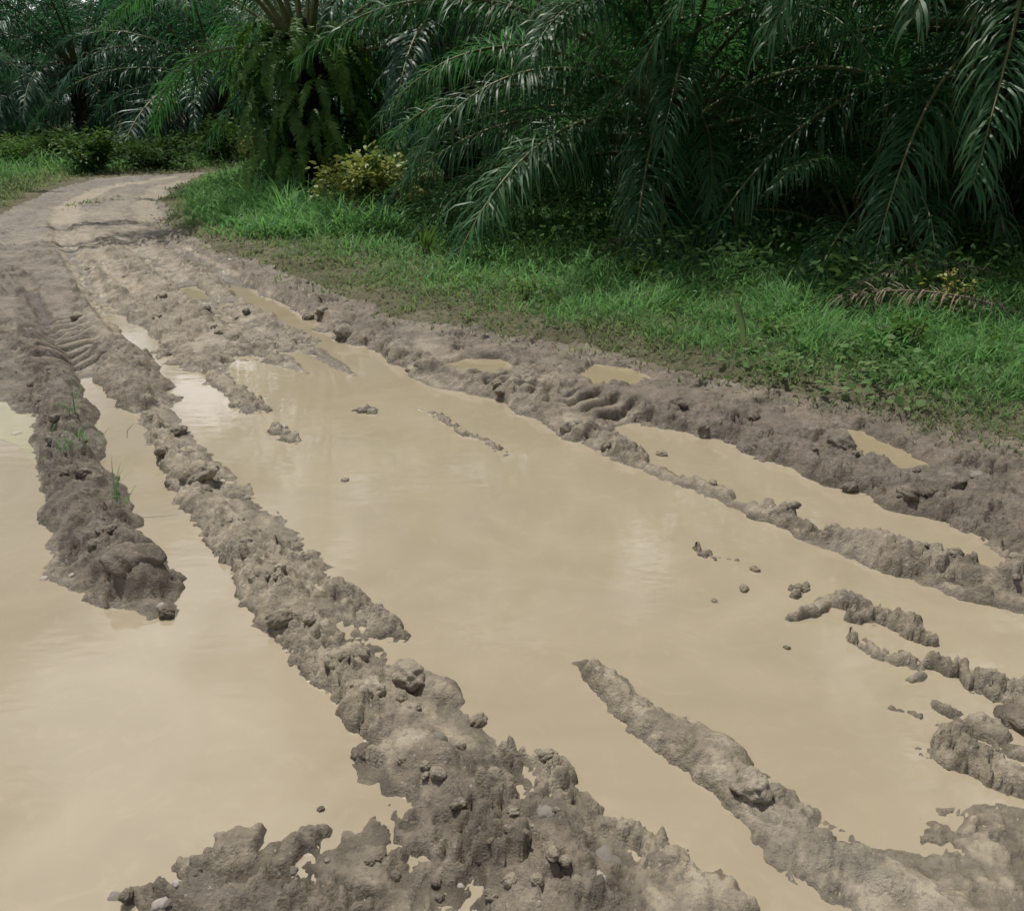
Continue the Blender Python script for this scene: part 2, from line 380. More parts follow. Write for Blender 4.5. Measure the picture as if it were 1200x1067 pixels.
def terrain(x, y):
    x = np.asarray(x, float); y = np.asarray(y, float)
    wx = x + .045 * fbm(x * 6, y * 6, 3, 3) + .016 * fbm(x * 26, y * 26, 5, 2)
    wy = y + .045 * fbm(x * 6 + 40, y * 6, 9, 3) + .016 * fbm(x * 26 + 40, y * 26, 11, 2)
    h = np.full(x.shape, FLOOR); dark = np.zeros(x.shape); rough = np.zeros(x.shape); slur = np.zeros(x.shape)
    for P, top, w, rg, dk in POLYS:
        s = poly_sd(P, wx, wy, 1.5)
        q = np.where(s > 0, top * np.tanh(s * 1.4 / w), -FLOOR * np.tanh(s * 1.4 / w))
        b = q > h; a = sstep(-.02, .06, s)
        h = np.where(b, q, h); dark = np.maximum(dark, a * dk); rough = np.maximum(rough, a * rg)
    flat = h.copy()
    crest = np.zeros(x.shape)
    for P, w, ht, dk in CREST:
        d, t = line_d(P, wx, wy)
        wv = w * (1 + .35 * vnoise(x * 5, y * 5, 21)) * (.45 + .55 * sstep(0, .3, t))
        p = np.clip(1 - (d / wv) ** 2, 0, 1); end = 1.
        q = FLOOR + (ht * (1 + .35 * vnoise(x * 4 + 7, y * 4, 23)) - FLOOR) * p ** .85
        b = q > h; h = np.where(b, q, h)
        crest = np.maximum(crest, p); rough = np.maximum(rough, np.clip(p * 1.6, 0, 1) * (.55 if dk == .1 else 1.))
        dark = np.where(p > .05, dark * (1 - sstep(.05, .5, p)) + dk * sstep(.05, .5, p), dark)
    dark = np.maximum(dark, .95 * sstep(.35, .1, line_d(gpl([(700, 470), (800, 478), (900, 505), (1000, 530), (1100, 560), (1250, 610)]), wx, wy)[0]))
    far = sstep(9, 15, y)
    vx = wx + .22 * fbm(x * .9, y * .9, 45, 3); vy = wy + .22 * fbm(x * .9 + 30, y * .9, 46, 3)
    sv = poly_sd(VERGE_R, vx, vy, 2.); sl = poly_sd(VERGE_L, vx, vy, 2.)
    sg = np.maximum(sv, sl)
    inv = sstep(-.15, .35, sg)
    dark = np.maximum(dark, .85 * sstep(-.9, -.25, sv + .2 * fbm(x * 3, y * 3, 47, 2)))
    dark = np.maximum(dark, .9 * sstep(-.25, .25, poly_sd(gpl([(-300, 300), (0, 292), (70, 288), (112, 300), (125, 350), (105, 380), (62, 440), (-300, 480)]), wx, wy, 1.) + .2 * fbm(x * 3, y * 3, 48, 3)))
    h = h + .07 * inv * (1 + .6 * fbm(x * .9, y * .9, 41, 3))
    # clods and lumps
    f1, f2, c1 = worley(x * 8.5 + 1.1 * fbm(x * 9, y * 9, 51, 3), y * 8.5 + 1.1 * fbm(x * 9 + 5, y * 9, 52, 3), 1)
    g1, g2, c2 = worley(x * 20 + .8 * vnoise(x * 22, y * 22, 53), y * 20 + .8 * vnoise(x * 22 + 9, y * 22, 54), 2)
    k1, k2, c3 = worley(x * 48 + .5 * vnoise(x * 60, y * 60, 57), y * 48, 3)
    amp = rough * (1 - .8 * inv) * (1 - .75 * far) * (.16 + .84 * sstep(-.3, .25, fbm(x * 2.6, y * 2.6, 61, 2) + .25 * crest))
    e1 = sstep(0, .30, f2 - f1); e2 = sstep(0, .32, g2 - g1); e3 = sstep(0, .4, k2 - k1)
    nr = sstep(8, 4.5, y)
    lump = ((.040) * (c1 - .42) * e1 - .010 * (1 - e1) - .012 * f1 + (.024) * (c2 - .42) * e2 - .008 * (1 - e2) + .009 * nr * (c3 - .4) * e3
            + .022 * fbm(x * 4.5, y * 4.5, 71, 4, .55) + nr * .009 * fbm(x * 24, y * 24, 77, 3, .6, True))
    h = h + amp * lump * (1.15 + .2 * sstep(5, 7, y) * (1 - inv))
    h = h + .004 * rough * fbm(x * 60, y * 60, 91, 2)
    # ruts
    for P, w, dep, sl_ in RUT:
        d, t = line_d(P, x + .05 * vnoise(x * 4, y * 4, 81), y + .05 * vnoise(x * 4, y * 4, 82))
        p = np.clip(1 - (d / w) ** 2, 0, 1)
        h = h - dep * p - .5 * amp * lump * p
        slur = np.maximum(slur, sl_ * sstep(.15, .7, p + .35 * fbm(x * 7, y * 7, 83, 3)))
    # tyre lug prints in the left rut and on the right bank
    for (P0, P1, w, per) in ((gp(58, 378), gp(86, 436), .26, .155), (gp(665, 470), gp(740, 492), .22, .11), (gp(560, 446), gp(640, 470), .13, .12)):
        ax, ay = P0; ex, ey = P1[0] - ax, P1[1] - ay; L = math.hypot(ex, ey); ex /= L; ey /= L
        s = (x - ax) * ex + (y - ay) * ey; d = (x - ax) * -ey + (y - ay) * ex
        m = sstep(-.1, .1, s) * sstep(-.1, .1, L - s) * sstep(w, w * .6, np.abs(d))
        h = h + m * (.026 * np.tanh(3 * np.sin((s + .25 * np.abs(d)) * 6.283 / per)) - .6 * amp * lump)
    for P, lv in BASIN:
        s = poly_sd(P, x, y, .6) + .03 * fbm(x * 9, y * 9, 121, 2) - .01
        a = sstep(-.08, .03, s)
        h = h * (1 - a) + (lv - .035 + .2 * lump) * a
        rim = sstep(-.30, -.14, s) * sstep(-.045, -.09, s); h = np.maximum(h, rim * (lv + .02 + .3 * lump) + (1 - rim) * np.minimum(h, lv))
    # the far road is firm and gravelly
    h = np.where(y > 9, h * (1 - .5 * far) + .5 * far * .06, h)
    h = h + far * (1 - inv) * (.055 * fbm(x * 2.6, y * 2.6, 95, 4, .6))
    slur = np.maximum(slur, .5 * far * (1 - inv) * sstep(.1, .4, fbm(x * 1.1, y * .5, 97, 3)))
    # film of tan slurry on the low, smooth mud
    wl = sstep(.035, .008, h) * (1 - inv)
    pat = fbm(x * 3.2, y * 3.2, 101, 4)
    smooth = 1 - sstep(-.3, .2, fbm(x * 2.6, y * 2.6, 61, 2) + .25 * crest)
    slur = np.maximum(slur, .7 * smooth * rough * (1 - inv) * (1 - .9 * dark) * sstep(-.3, .2, fbm(x * 6, y * 6, 63, 3)))
    slur = np.maximum(slur, np.clip(wl * sstep(.25, -.25, pat - .15 * (1 - rough)) * (1 - .85 * dark), 0, 1))
    slur = np.maximum(slur, .75 * sstep(.1, .5, fbm(x * 2.1, y * 2.6, 107, 4)) * sstep(6, 8, y) * (1 - far) * (1 - dark))
    rimw = sstep(.022, .006, h + .012 * fbm(x * 8, y * 8, 123, 2))
    slur = slur * (1 - .65 * rimw) * (1 - .8 * sstep(.3, .7, inv))
    gx = poly_sd(gpl([(-300, 315), (0, 300), (60, 270), (75, 245), (130, 222), (230, 210), (160, 205), (60, 222), (-300, 290)]), x, y, 1.)
    grit = sstep(-.5, .4, gx + .5 * fbm(x * 2, y * 2, 111, 3)) * .8
    grit = np.maximum(grit, .6 * far * (1 - inv) * sstep(-.25, .35, fbm(x * 1.2, y * 1.2, 113, 3)))
    return h, dict(wet=rimw * (1 - inv) * sstep(14, 9, y), dark=np.clip(np.maximum(dark, .75 * far), 0, 1), slurry=np.clip(slur, 0, 1), grit=grit * (1 - .85 * np.clip(slur, 0, 1))), sv, sl

for px_ in BASIN_PX:
    lv = .09
    for k_ in range(3):
        P_ = gpl(px_, lv); c_ = P_.mean(0); E_ = np.concatenate([c_ + (P_ - c_) * f for f in (1.1, 1.5)])
        lv = float(np.quantile(terrain(E_[:, 0], E_[:, 1])[0], .1)) - .008
    BASIN.append((P_, lv))

# one grid, finer towards the near end; split along the verge edge into road and verges
ys = np.concatenate([np.arange(.85, 6, .0118), np.arange(6, 12, .021), 12 * (34 / 12) ** np.linspace(0, 1, 190)])
NR, NC = len(ys), 830
us = np.linspace(-1, 1, NC)
Y2 = np.repeat(ys[:, None], NC, 1); X2 = us[None, :] * (.72 * Y2 + 1.1)
H, AT, SVR, SVL = terrain(X2.ravel(), Y2.ravel())
edge = np.minimum(1, np.minimum((1 - np.abs(np.repeat(us[None, :], NR, 0).ravel())) * 40, np.repeat((np.minimum(np.arange(NR), NR - 1 - np.arange(NR)))[:, None], NC, 1).ravel() / 12.))
H = H * edge + (-.3) * (1 - edge)
V = np.stack([X2.ravel(), Y2.ravel(), H], 1)
idx = np.arange(NR * NC).reshape(NR, NC)
Q = np.stack([idx[:-1, :-1], idx[:-1, 1:], idx[1:, 1:], idx[1:, :-1]], -1).reshape(-1, 4)
def ground_at(x, y):
    x = np.asarray(x, float); y = np.asarray(y, float)
    fi = np.clip(np.interp(y, ys, np.arange(NR)), 0, NR - 1.001); fj = np.clip((x / (.72 * y + 1.1) + 1) / 2 * (NC - 1), 0, NC - 1.001)
    i = fi.astype(int); j = fj.astype(int); a = fi - i; b = fj - j
    def g(A):
        A = A.reshape(NR, NC); return (A[i, j] * (1 - b) + A[i, j + 1] * b) * (1 - a) + (A[i + 1, j] * (1 - b) + A[i + 1, j + 1] * b) * a
    return g(H), None, g(SVR), g(SVL)
def hz(x, y): return float(ground_at([x], [y])[0][0])
svf = SVR[Q].mean(1); slf = SVL[Q].mean(1)
def sub(name, mask, mat):
    q = Q[mask]; u, inv = np.unique(q, return_inverse=True)
    return obj(name, mesh_np(name, V[u], [inv.reshape(-1, 4)], mat, attrs={k: a[u] for k, a in AT.items()}))
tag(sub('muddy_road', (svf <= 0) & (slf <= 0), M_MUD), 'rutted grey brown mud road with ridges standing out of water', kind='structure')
tag(sub('grass_verge', svf > 0, M_VERGE), 'soil of the right verge under the grass', kind='structure')
tag(sub('grass_verge', (slf > 0) & (svf <= 0), M_VERGE), 'soil of the far left verge under the grass', kind='structure')
g = 400.
tag(obj('ground', mesh_np('ground', [(-g, -g, -.22), (g, -g, -.22), (g, g, -.22), (-g, g, -.22)], [[(0, 1, 2, 3)]], M_GROUND)), 'dark plantation floor under the palms', kind='structure')

# ------------------------------------------------------------------ water
CB = [(150, 398), (185, 500), (250, 590), (330, 690), (420, 790), (480, 860), (560, 950), (660, 1067), (740, 1180)]
CR = [(1500, 780), (1300, 725), (1100, 675), (960, 632), (850, 590), (745, 541), (695, 517)]
def sheet(name, pts, z, mat, label):
    P = gpl(pts, z) if not isinstance(pts, np.ndarray) else pts
    import mathutils
    tri = mathutils.geometry.tessellate_polygon([[Vector((a, b, 0)) for a, b in P]])
    V = [(a, b, z) for a, b in P]
    return tag(obj(name, mesh_np(name, V, [np.array([t[::-1] if False else t for t in tri])], mat, smooth=False)), label, kind='structure')
sheet('puddle', CB + [(1500, 1250)] + CR + [(640, 486), (560, 455), (490, 434), (400, 390), (300, 340), (272, 334), (180, 345), (100, 325), (92, 372)], 0, M_WATER, 'wide tan muddy pool filling the middle of the road')
sheet('puddle', [(-40, 500), (20, 520), (55, 560), (85, 600), (75, 520), (60, 455), (78, 436), (120, 433), (165, 440)] + CB[1:] + [(640, 1250), (-60, 1250), (-90, 800)], 0, M_WATER, 'pale muddy pool at the left running up beside the dark bank')
sheet('puddle', CR[1:] + [(735, 488), (800, 495), (870, 507), (960, 538), (1060, 575), (1160, 605), (1400, 660)], 0, M_WATER, 'long tan puddle in the wheel rut along the right bank')
sheet('puddle', [(-150, 450), (10, 455), (62, 470), (86, 601), (54, 561), (19, 521), (-41, 501), (-150, 520)], 0.001, M_WATER_GREEN, 'greenish puddle left of the dark bank at the photo edge')
for (P, lv), lb in zip(BASIN, ('small ochre puddle on the bank behind the strip of clods', 'small ochre puddle at the foot of the grass, middle of verge',
                               'narrow puddle in the dark mud by the broad leaved creepers', 'tiny wet hollow among the far wheel ruts')):
    c = P.mean(0); sheet('puddle', c + (P - c) * (1 + .09 / np.maximum(.09, np.hypot(*(P - c).T)))[:, None], lv, M_WATER_ORANGE, lb)

# ------------------------------------------------------------------ foliage builders
class Leafs:
    """collects ribbons (strips of quads) into one mesh with per ribbon random and along attributes"""
    def __init__(s): s.V = []; s.Q = []; s.T = []; s.r = []; s.t = []; s.n = 0
    def ribbons(s, C, S, Wd, rnd):
        """C (m,k,3) centre lines, S (m,k,3) side vectors, Wd (m,k) half widths, tip pointed when last width 0"""
        m, k, _ = C.shape
        A = C - S * Wd[..., None]; B = C + S * Wd[..., None]
        V = np.stack([A, B], 2).reshape(m, 2 * k, 3)
        base = s.n + np.arange(m)[:, None] * 2 * k
        for i in range(k - 1):
            s.Q.append(np.concatenate([base + 2 * i, base + 2 * i + 1, base + 2 * i + 3, base + 2 * i + 2], 1))
        s.V.append(V.reshape(-1, 3)); s.n += m * 2 * k
        s.r.append(np.repeat(rnd, 2 * k)); s.t.append(np.tile(np.repeat(np.linspace(0, 1, k), 2), m))
    def build(s, name, mat):
        return mesh_np(name, np.concatenate(s.V), [np.concatenate(s.Q)], mat, attrs={'rnd': np.concatenate(s.r), 'tip': np.concatenate(s.t)})

def norm(a): return a / (np.linalg.norm(a, axis=-1, keepdims=True) + 1e-9)

def tube_mesh(name, P, rad, mat, n=6):
    P = np.asarray(P, float); T = norm(np.gradient(P, axis=0))
    ref = np.array([0, 0, 1.]) if abs(T[:, 2]).mean() < .8 else np.array([1., 0, 0])
    A = norm(np.cross(T, ref)); B = np.cross(T, A)
    an = np.linspace(0, 2 * np.pi, n, endpoint=False)
    rad = np.broadcast_to(np.asarray(rad, float), (len(P),))
    V = P[:, None] + rad[:, None, None] * (np.cos(an)[None, :, None] * A[:, None] + np.sin(an)[None, :, None] * B[:, None])
    i = np.arange(len(P) - 1)[:, None] * n; j = np.arange(n)[None]; j2 = (j + 1) % n
    q = np.stack([i + j, i + j2, i + n + j2, i + n + j], -1).reshape(-1, 4)
    return mesh_np(name, V.reshape(-1, 3), [q], mat)

def frond_mesh(e0, bend, L=4.6, nl=110, lmax=.85, seed=0, mat=None, smat=None, droop=1., width=.021, petiole=.17):
    """oil palm frond along +X; e0 start elevation, bend total curl downwards"""
    r = np.random.default_rng(seed)
    S = np.linspace(0, 1, 40)
    th = e0 - bend * S ** 1.25
    d = np.stack([np.cos(th), np.zeros_like(th), np.sin(th)], 1)
    P = np.concatenate([[[0, 0, 0]], np.cumsum((d[1:] + d[:-1]) / 2 * L / 39, 0)])
    P[:, 1] += L * .05 * r.normal() * S ** 2
    lf = Leafs()
    for side in (-1, 1):
        s = np.linspace(petiole, .995, nl) + r.normal(0, .003, nl)
        s = np.clip(s, petiole, 1)
        p = np.stack([np.interp(s, S, P[:, i]) for i in range(3)], 1)
        t = np.interp(s, S, th); T = np.stack([np.cos(t), 0 * t, np.sin(t)], 1); N = np.stack([-np.sin(t), 0 * t, np.cos(t)], 1)
        B = np.zeros_like(T); B[:, 1] = side
        q = (s - petiole) / (1 - petiole)
        ln = lmax * (.42 + .58 * np.sin(np.clip(q * .95 + .14, 0, 1) * np.pi) ** .7) * r.uniform(.7, 1.12, nl)
        fw = R(70) - R(36) * q + r.normal(0, .15, nl)            # angle off the stalk
        up = r.choice([R(34), R(4), R(-22)], nl) + r.normal(0, .2, nl)
        D = norm(np.cos(fw)[:, None] * T + np.sin(fw)[:, None] * (np.cos(up)[:, None] * B + np.sin(up)[:, None] * N))
        K = 5; C = np.zeros((nl, K, 3)); C[:, 0] = p; dd = D.copy(); SD = np.zeros_like(C)
        gz = np.array([0, 0, -1.])
        dr = droop * r.uniform(.25, .95, nl)
        for k in range(K):
            sdv = norm(np.cross(dd, N + .25 * r.normal(0, 1, (nl, 3)) * (k == 0)))
            SD[:, k] = sdv if k == 0 else norm(.75 * SD[:, k - 1] + .25 * sdv)
            if k < K - 1:
                C[:, k + 1] = C[:, k] + dd * (ln / (K - 1))[:, None]
                dd = norm(dd + gz * dr[:, None] * (.55 + .45 * k))
        Wd = np.array([.45, 1., .95, .62, .04])[None] * width * r.uniform(.8, 1.2, nl)[:, None]
        lf.ribbons(C, SD, Wd, np.clip(r.normal(.5, .2, nl), 0, 1))
    fm = lf.build('frond', mat or M_FROND)
    st = tube_mesh('stalk', P, np.interp(S, [0, .15, .6, 1], [.05, .034, .018, .005]), smat or M_STALK, 5)
    return fm, st

def fern_mesh(L, seed):
    r = np.random.default_rng(seed); n = 34
    S = np.linspace(0, 1, n)
    th = R(35) - R(130) * S ** .55 + .1 * np.sin(S * 9 + seed)
    d = np.stack([np.cos(th), .08 * np.sin(S * 6 + seed), np.sin(th)], 1)
    P = np.concatenate([[[0, 0, 0]], np.cumsum((d[1:] + d[:-1]) / 2 * L / (n - 1), 0)])
    lf = Leafs(); T = norm(np.gradient(P, axis=0))
    for side in (-1, 1):
        ln = .075 * (np.sin(np.clip(S * .9 + .12, 0, 1) * np.pi)) ** .6 * r.uniform(.8, 1.15, n)
        B = np.zeros_like(T); B[:, 1] = side
        D = norm(B + .3 * T + .25 * r.normal(0, 1, (n, 3)))
        C = np.stack([P, P + D * ln[:, None] * .55, P + D * ln[:, None] + np.array([0, 0, -.008])], 1)
        SD = np.repeat(T[:, None], 3, 1)
        lf.ribbons(C, SD, np.tile([.014, .014, .003], (n, 1)), np.clip(r.normal(.5, .2, n), 0, 1))
    lf.ribbons(P[None], np.tile([0, 1., 0], (1, n, 1)), np.full((1, n), .003), np.array([.3]))
    return lf.build('fern_frond', M_FERN)

def leaf_cloud(P, D, size, r, aspect=.45, k=4):
    """leaf ribbons at points P pointing along D"""
    n = len(P); K = k
    C = np.zeros((n, K, 3)); C[:, 0] = P; dd = norm(D)
    ref = norm(r.normal(0, 1, (n, 3)) * .6 + np.array([0, 0, 1.])); sdv = norm(np.cross(dd, ref))
    for i in range(K - 1):
        C[:, i + 1] = C[:, i] + dd * (size / (K - 1))[:, None]
        dd = norm(dd + np.array([0, 0, -.22]))
    w = np.array([.12, 1., .8, .05])[None] * size[:, None] * aspect * .5
    return C, np.repeat(sdv[:, None], K, 1), w

def shrub(name, loc, h, spread, nst, nleaf, size, mat, label, cat='shrub', group=None, seed=0, aspect=.45, up=.6):
    r = np.random.default_rng(seed)
    root = empty(name, loc); tag(root, label, cat, group)
    lf = Leafs(); SV_, SQ = [], []; off = 0
    for s in range(nst):
        a = r.uniform(0, 6.283); lean = r.uniform(.1, 1.) * spread; hh = h * r.uniform(.55, 1.) * (1 - .35 * (lean / spread) ** 2)
        t = np.linspace(0, 1, 8)
        P = np.stack([np.cos(a) * lean * t ** 1.3 + .03 * r.normal(), np.sin(a) * lean * t ** 1.3 + .03 * r.normal(), hh * (t - .12 * t ** 3)], 1) if True else 0
        P[:, :2] += r.normal(0, .02 * h, (8, 2)) * t[:, None]
        m = tube_mesh('stem', P, np.linspace(.009, .003, 8) * max(1, h), M_STEM, 4)
        obj('stem', m, root)
        n = nleaf // nst
        tt = r.uniform(.06, 1, n) ** .8
        p = np.stack([np.interp(tt, t, P[:, i]) for i in range(3)], 1)
        az = r.uniform(0, 6.283, n); tw = r.uniform(0, .22 * spread, n)
        D = np.stack([np.cos(az), np.sin(az), r.normal(up * .5, .4, n)], 1)
        p = p + D * tw[:, None]
        C, S, Wd = leaf_cloud(p, D, size * r.uniform(.6, 1.2, n), r, aspect)
        lf.ribbons(C, S, Wd, np.clip(r.normal(.5, .25, n), 0, 1))
    obj('foliage', lf.build('foliage', mat), root)
    return root

def grass(name, X, Y, Z, hgt, mat, label, width=.0045, lean=.55, seed=0):
    lean *= 1.5; r = np.random.default_rng(seed); n = len(X)
    a = r.uniform(0, 6.283, n); ln = hgt * r.uniform(.45, 1.15, n)
    K = 4; C = np.zeros((n, K, 3)); C[:, 0] = np.stack([X, Y, Z - .01], 1)
    li = r.uniform(.05, lean, n)
    dd = norm(np.stack([np.cos(a) * li, np.sin(a) * li, np.ones(n)], 1))
    hd = np.stack([np.cos(a), np.sin(a), np.full(n, -.7)], 1) * (r.uniform(.1, .55, n) * lean / .55)[:, None]
    for i in range(K - 1):
        C[:, i + 1] = C[:, i] + dd * (ln / (K - 1))[:, None]; dd = norm(dd + hd)
    b = a + np.pi / 2 + r.normal(0, .7, n)
    S = np.repeat(np.stack([np.cos(b), np.sin(b), 0 * b], 1)[:, None], K, 1)
    dist = np.hypot(X, Y)
    w = width * np.clip(dist / 6, .8, 2.2) * r.uniform(.6, 1.4, n)
    lf = Leafs(); lf.ribbons(C, S, np.array([.8, 1., .75, .06])[None] * w[:, None], np.clip(r.normal(.5, .22, n), 0, 1))
    return tag(obj(name, lf.build(name, mat)), label, kind='stuff')

# ------------------------------------------------------------------ palms
VAR = {}
def fronds_for(kind):
    if kind in VAR: return VAR[kind]
    out = []
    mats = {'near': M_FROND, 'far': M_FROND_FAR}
    for i, (e, b) in enumerate([(80, 50), (68, 68), (56, 80), (45, 86), (32, 84), (18, 74), (4, 62), (-14, 50)]):
        for q in range(2):
            out.append((e, frond_mesh(R(e), R(b + 10 * q), 4.5 + .3 * q, 120 if kind == 'near' else 84, .80, i * 7 + q + (0 if kind == 'near' else 100),
                                      mats[kind], M_STALK, 1.0, .0115 if kind == 'near' else .016)))
    VAR[kind] = out; return out

TRUNKS = {}
def trunk_mesh(h, seed=0):
    key = (round(h, 1), seed)
    if key in TRUNKS: return TRUNKS[key]
    r = np.random.default_rng(seed); V = []; Qs = []
    n, k = 14, 10
    z = np.linspace(-.3, h, k); rad = np.interp(z, [-.3, .1, h * .5, h], [.42, .34, .28, .33])
    an = np.linspace(0, 6.283, n, endpoint=False)
    V = np.stack([np.cos(an)[None] * rad[:, None], np.sin(an)[None] * rad[:, None], np.repeat(z[:, None], n, 1)], -1).reshape(-1, 3)
    i = np.arange(k - 1)[:, None] * n; j = np.arange(n)[None]; j2 = (j + 1) % n
    Q = [np.stack([i + j, i + j2, i + n + j2, i + n + j], -1).reshape(-1, 4)]
    VV = [V]; off = len(V)
    # old leaf bases spiral up the trunk
    for b in range(int(h * 34)):
        a = b * 2.39996; zz = .05 + (h - .1) * b / (h * 34)
        rr = np.interp(zz, [0, h * .5, h], [.33, .27, .32]); L = r.uniform(.16, .30); w = r.uniform(.05, .08)
        c, s = math.cos(a), math.sin(a)
        def pt(out_, side, up): return (c * (rr + out_) - s * side, s * (rr + out_) + c * side, zz + up)
        VV.append(np.array([pt(-.05, -w, 0), pt(-.05, w, 0), pt(-.02, w * .8, .10), pt(-.02, -w * .8, .10),
                            pt(.10, -w * .6, L * .8), pt(.10, w * .6, L * .8), pt(.06, w * .5, L + .04), pt(.06, -w * .5, L + .04)]))
        Q.append(np.array([(0, 1, 5, 4), (1, 2, 6, 5), (2, 3, 7, 6), (3, 0, 4, 7), (4, 5, 6, 7)]) + off); off += 8
    TRUNKS[key] = mesh_np('trunk', np.concatenate(VV), [np.concatenate(Q)], M_TRUNK, smooth=False)
    return TRUNKS[key]

def palm(x, y, h, label, kind='near', n=30, scale=1., seed=0, group=None, hero=(), skip=None, lowest=7):
    r = random.Random(seed)
    z = -.05 if y > 30 or abs(x) > .6 * y else hz(x, y)
    root = empty('oil_palm', (x, y, z), 0); tag(root, label, 'palm tree', group)
    obj('trunk', trunk_mesh(h, seed % 3), root)
    fr = fronds_for(kind)
    for i in range(n):
        az = (i * 137.508 + seed * 41) % 360
        q = i / n                                   # 0 young and upright, 1 old and hanging
        az += r.uniform(-12, 12)
        if skip and skip(az, q): continue
        vi = min(lowest, int(q * 8 + r.uniform(-.5, .5))); vi = max(0, vi)
        fm, st = fr[vi * 2 + r.randrange(2)][1]
        put_frond(root, fm, st, az, (.12 + .14 * q), h - .05 - .35 * q, scale * r.uniform(.85, 1.08), r.uniform(-.12, .12))
    for (az, vi, sc, dz) in hero:
        fm, st = fr[vi * 2 + r.randrange(2)][1]
        put_frond(root, fm, st, az, .2, h + dz, sc, r.uniform(-.05, .05))
    return root

def put_frond(root, fm, st, az, off, z, sc, roll=0):
    a = R(az)
    f = obj('frond', fm, root, (math.cos(a) * off, math.sin(a) * off, z), (roll, 0, a), sc)
    obj('stalk', st, f)
    return f

def at_h(u, y):   # x of a thing at forward distance y seen near the horizon at column u
    return y * (u - 600) / 1126

# front palms
P1 = gp(372, 238)
p1 = palm(P1[0], P1[1], 2.35, 'oil palm with fern covered trunk beside the bend of the road', 'near', 34, 1.0, 3, lowest=5,
          skip=lambda az, q: (q > .42 and (180 < az % 360 < 335)) or (q > .2 and 275 < az % 360 < 335))
p2 = palm(1.9, 11.0, 1.35, 'bushy oil palm with low arching fronds in the middle of the verge', 'near', 40, .9, 5, lowest=6,
          hero=[(186, 3, 1.0, 0), (200, 5, .85, -.3), (196, 6, .8, -.5), (262, 4, .72, 0), (272, 5, .6, -.2), (240, 3, .85, 0), (285, 3, .8, 0), (215, 4, .8, -.1), (172, 5, .85, -.2), (250, 2, .9, 0), (228, 5, .7, -.2)])
p3 = palm(5.0, 9.8, 2.5, 'nearest oil palm at the right whose dark fronds overhang the verge', 'near', 44, 1., 8, lowest=6,
          skip=lambda az, q: q > .35 and (195 < az % 360 < 345),
          hero=[(207, 4, 1.0, -.1), (222, 4, .95, .0), (236, 4, .95, .1), (252, 4, .9, .1), (192, 6, .8, -.9), (214, 3, 1, 0), (230, 6, .85, -.6), (258, 6, .8, -.5), (280, 6, .8, -.6), (245, 5, .9, -.3), (300, 6, .8, -.5), (205, 6, .9, -.8)])
palm(3.5, 9.0, .35, 'young trunkless oil palm in the dark below the nearest palm', 'near', 24, .52, 61, lowest=6)
palm(5.6, 8.6, .35, 'young trunkless oil palm in the dark at the right edge', 'near', 24, .55, 64, lowest=6)
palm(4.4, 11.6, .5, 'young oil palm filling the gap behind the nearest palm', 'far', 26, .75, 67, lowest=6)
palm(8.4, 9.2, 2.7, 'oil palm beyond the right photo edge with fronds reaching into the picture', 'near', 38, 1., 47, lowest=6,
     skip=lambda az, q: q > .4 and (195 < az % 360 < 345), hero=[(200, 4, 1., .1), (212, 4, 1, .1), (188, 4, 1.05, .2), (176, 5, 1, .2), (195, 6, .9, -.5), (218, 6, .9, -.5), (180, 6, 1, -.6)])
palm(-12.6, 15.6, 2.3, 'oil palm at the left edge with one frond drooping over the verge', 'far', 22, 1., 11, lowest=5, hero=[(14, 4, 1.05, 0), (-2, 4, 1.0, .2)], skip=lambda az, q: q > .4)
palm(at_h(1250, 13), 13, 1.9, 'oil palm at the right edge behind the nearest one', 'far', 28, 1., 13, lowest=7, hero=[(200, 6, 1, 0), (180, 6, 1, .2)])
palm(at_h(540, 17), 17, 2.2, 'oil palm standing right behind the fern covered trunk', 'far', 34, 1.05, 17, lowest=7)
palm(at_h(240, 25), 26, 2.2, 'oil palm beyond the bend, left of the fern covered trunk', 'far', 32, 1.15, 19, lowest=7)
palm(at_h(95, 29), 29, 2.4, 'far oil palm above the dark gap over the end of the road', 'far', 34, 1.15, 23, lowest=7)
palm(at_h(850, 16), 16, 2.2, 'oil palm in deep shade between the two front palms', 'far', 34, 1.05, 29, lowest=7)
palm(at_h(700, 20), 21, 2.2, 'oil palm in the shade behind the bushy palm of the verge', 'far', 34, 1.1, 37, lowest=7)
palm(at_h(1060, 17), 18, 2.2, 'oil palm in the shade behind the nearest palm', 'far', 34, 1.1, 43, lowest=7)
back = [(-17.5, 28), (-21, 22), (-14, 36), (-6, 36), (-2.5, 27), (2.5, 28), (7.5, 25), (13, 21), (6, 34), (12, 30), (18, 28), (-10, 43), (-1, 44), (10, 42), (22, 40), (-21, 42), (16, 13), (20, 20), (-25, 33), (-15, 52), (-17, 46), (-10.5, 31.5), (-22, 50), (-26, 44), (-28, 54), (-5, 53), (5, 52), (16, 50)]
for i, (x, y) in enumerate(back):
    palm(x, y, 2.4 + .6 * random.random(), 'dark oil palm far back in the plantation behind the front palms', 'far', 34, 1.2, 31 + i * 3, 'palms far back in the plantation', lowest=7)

# dead fronds and litter under the right palm
for (u, v, az, sc, lb) in ((1185, 352, 200, .5, 'grey dead palm frond lying at the right edge under the palm'), (1215, 405, 170, .4, 'brown dry palm frond lying on the grass at the right edge'),
                           (830, 300, 215, .42, 'pale drooping dead frond below the nearest palm')):
    fm, st = frond_mesh(R(22), R(48), 4.2, 60, .7, int(u), M_FROND_DRY, M_STALK_DRY, 1.2, .014)
    x, y = gp(u, v); e = empty('dead_frond', (x, y, hz(x, y) + .02)); tag(e, lb, 'palm frond')
    f = obj('leaflets', fm, e, (0, 0, 0), (0, 0, R(az)), sc); obj('stalk', st, f)

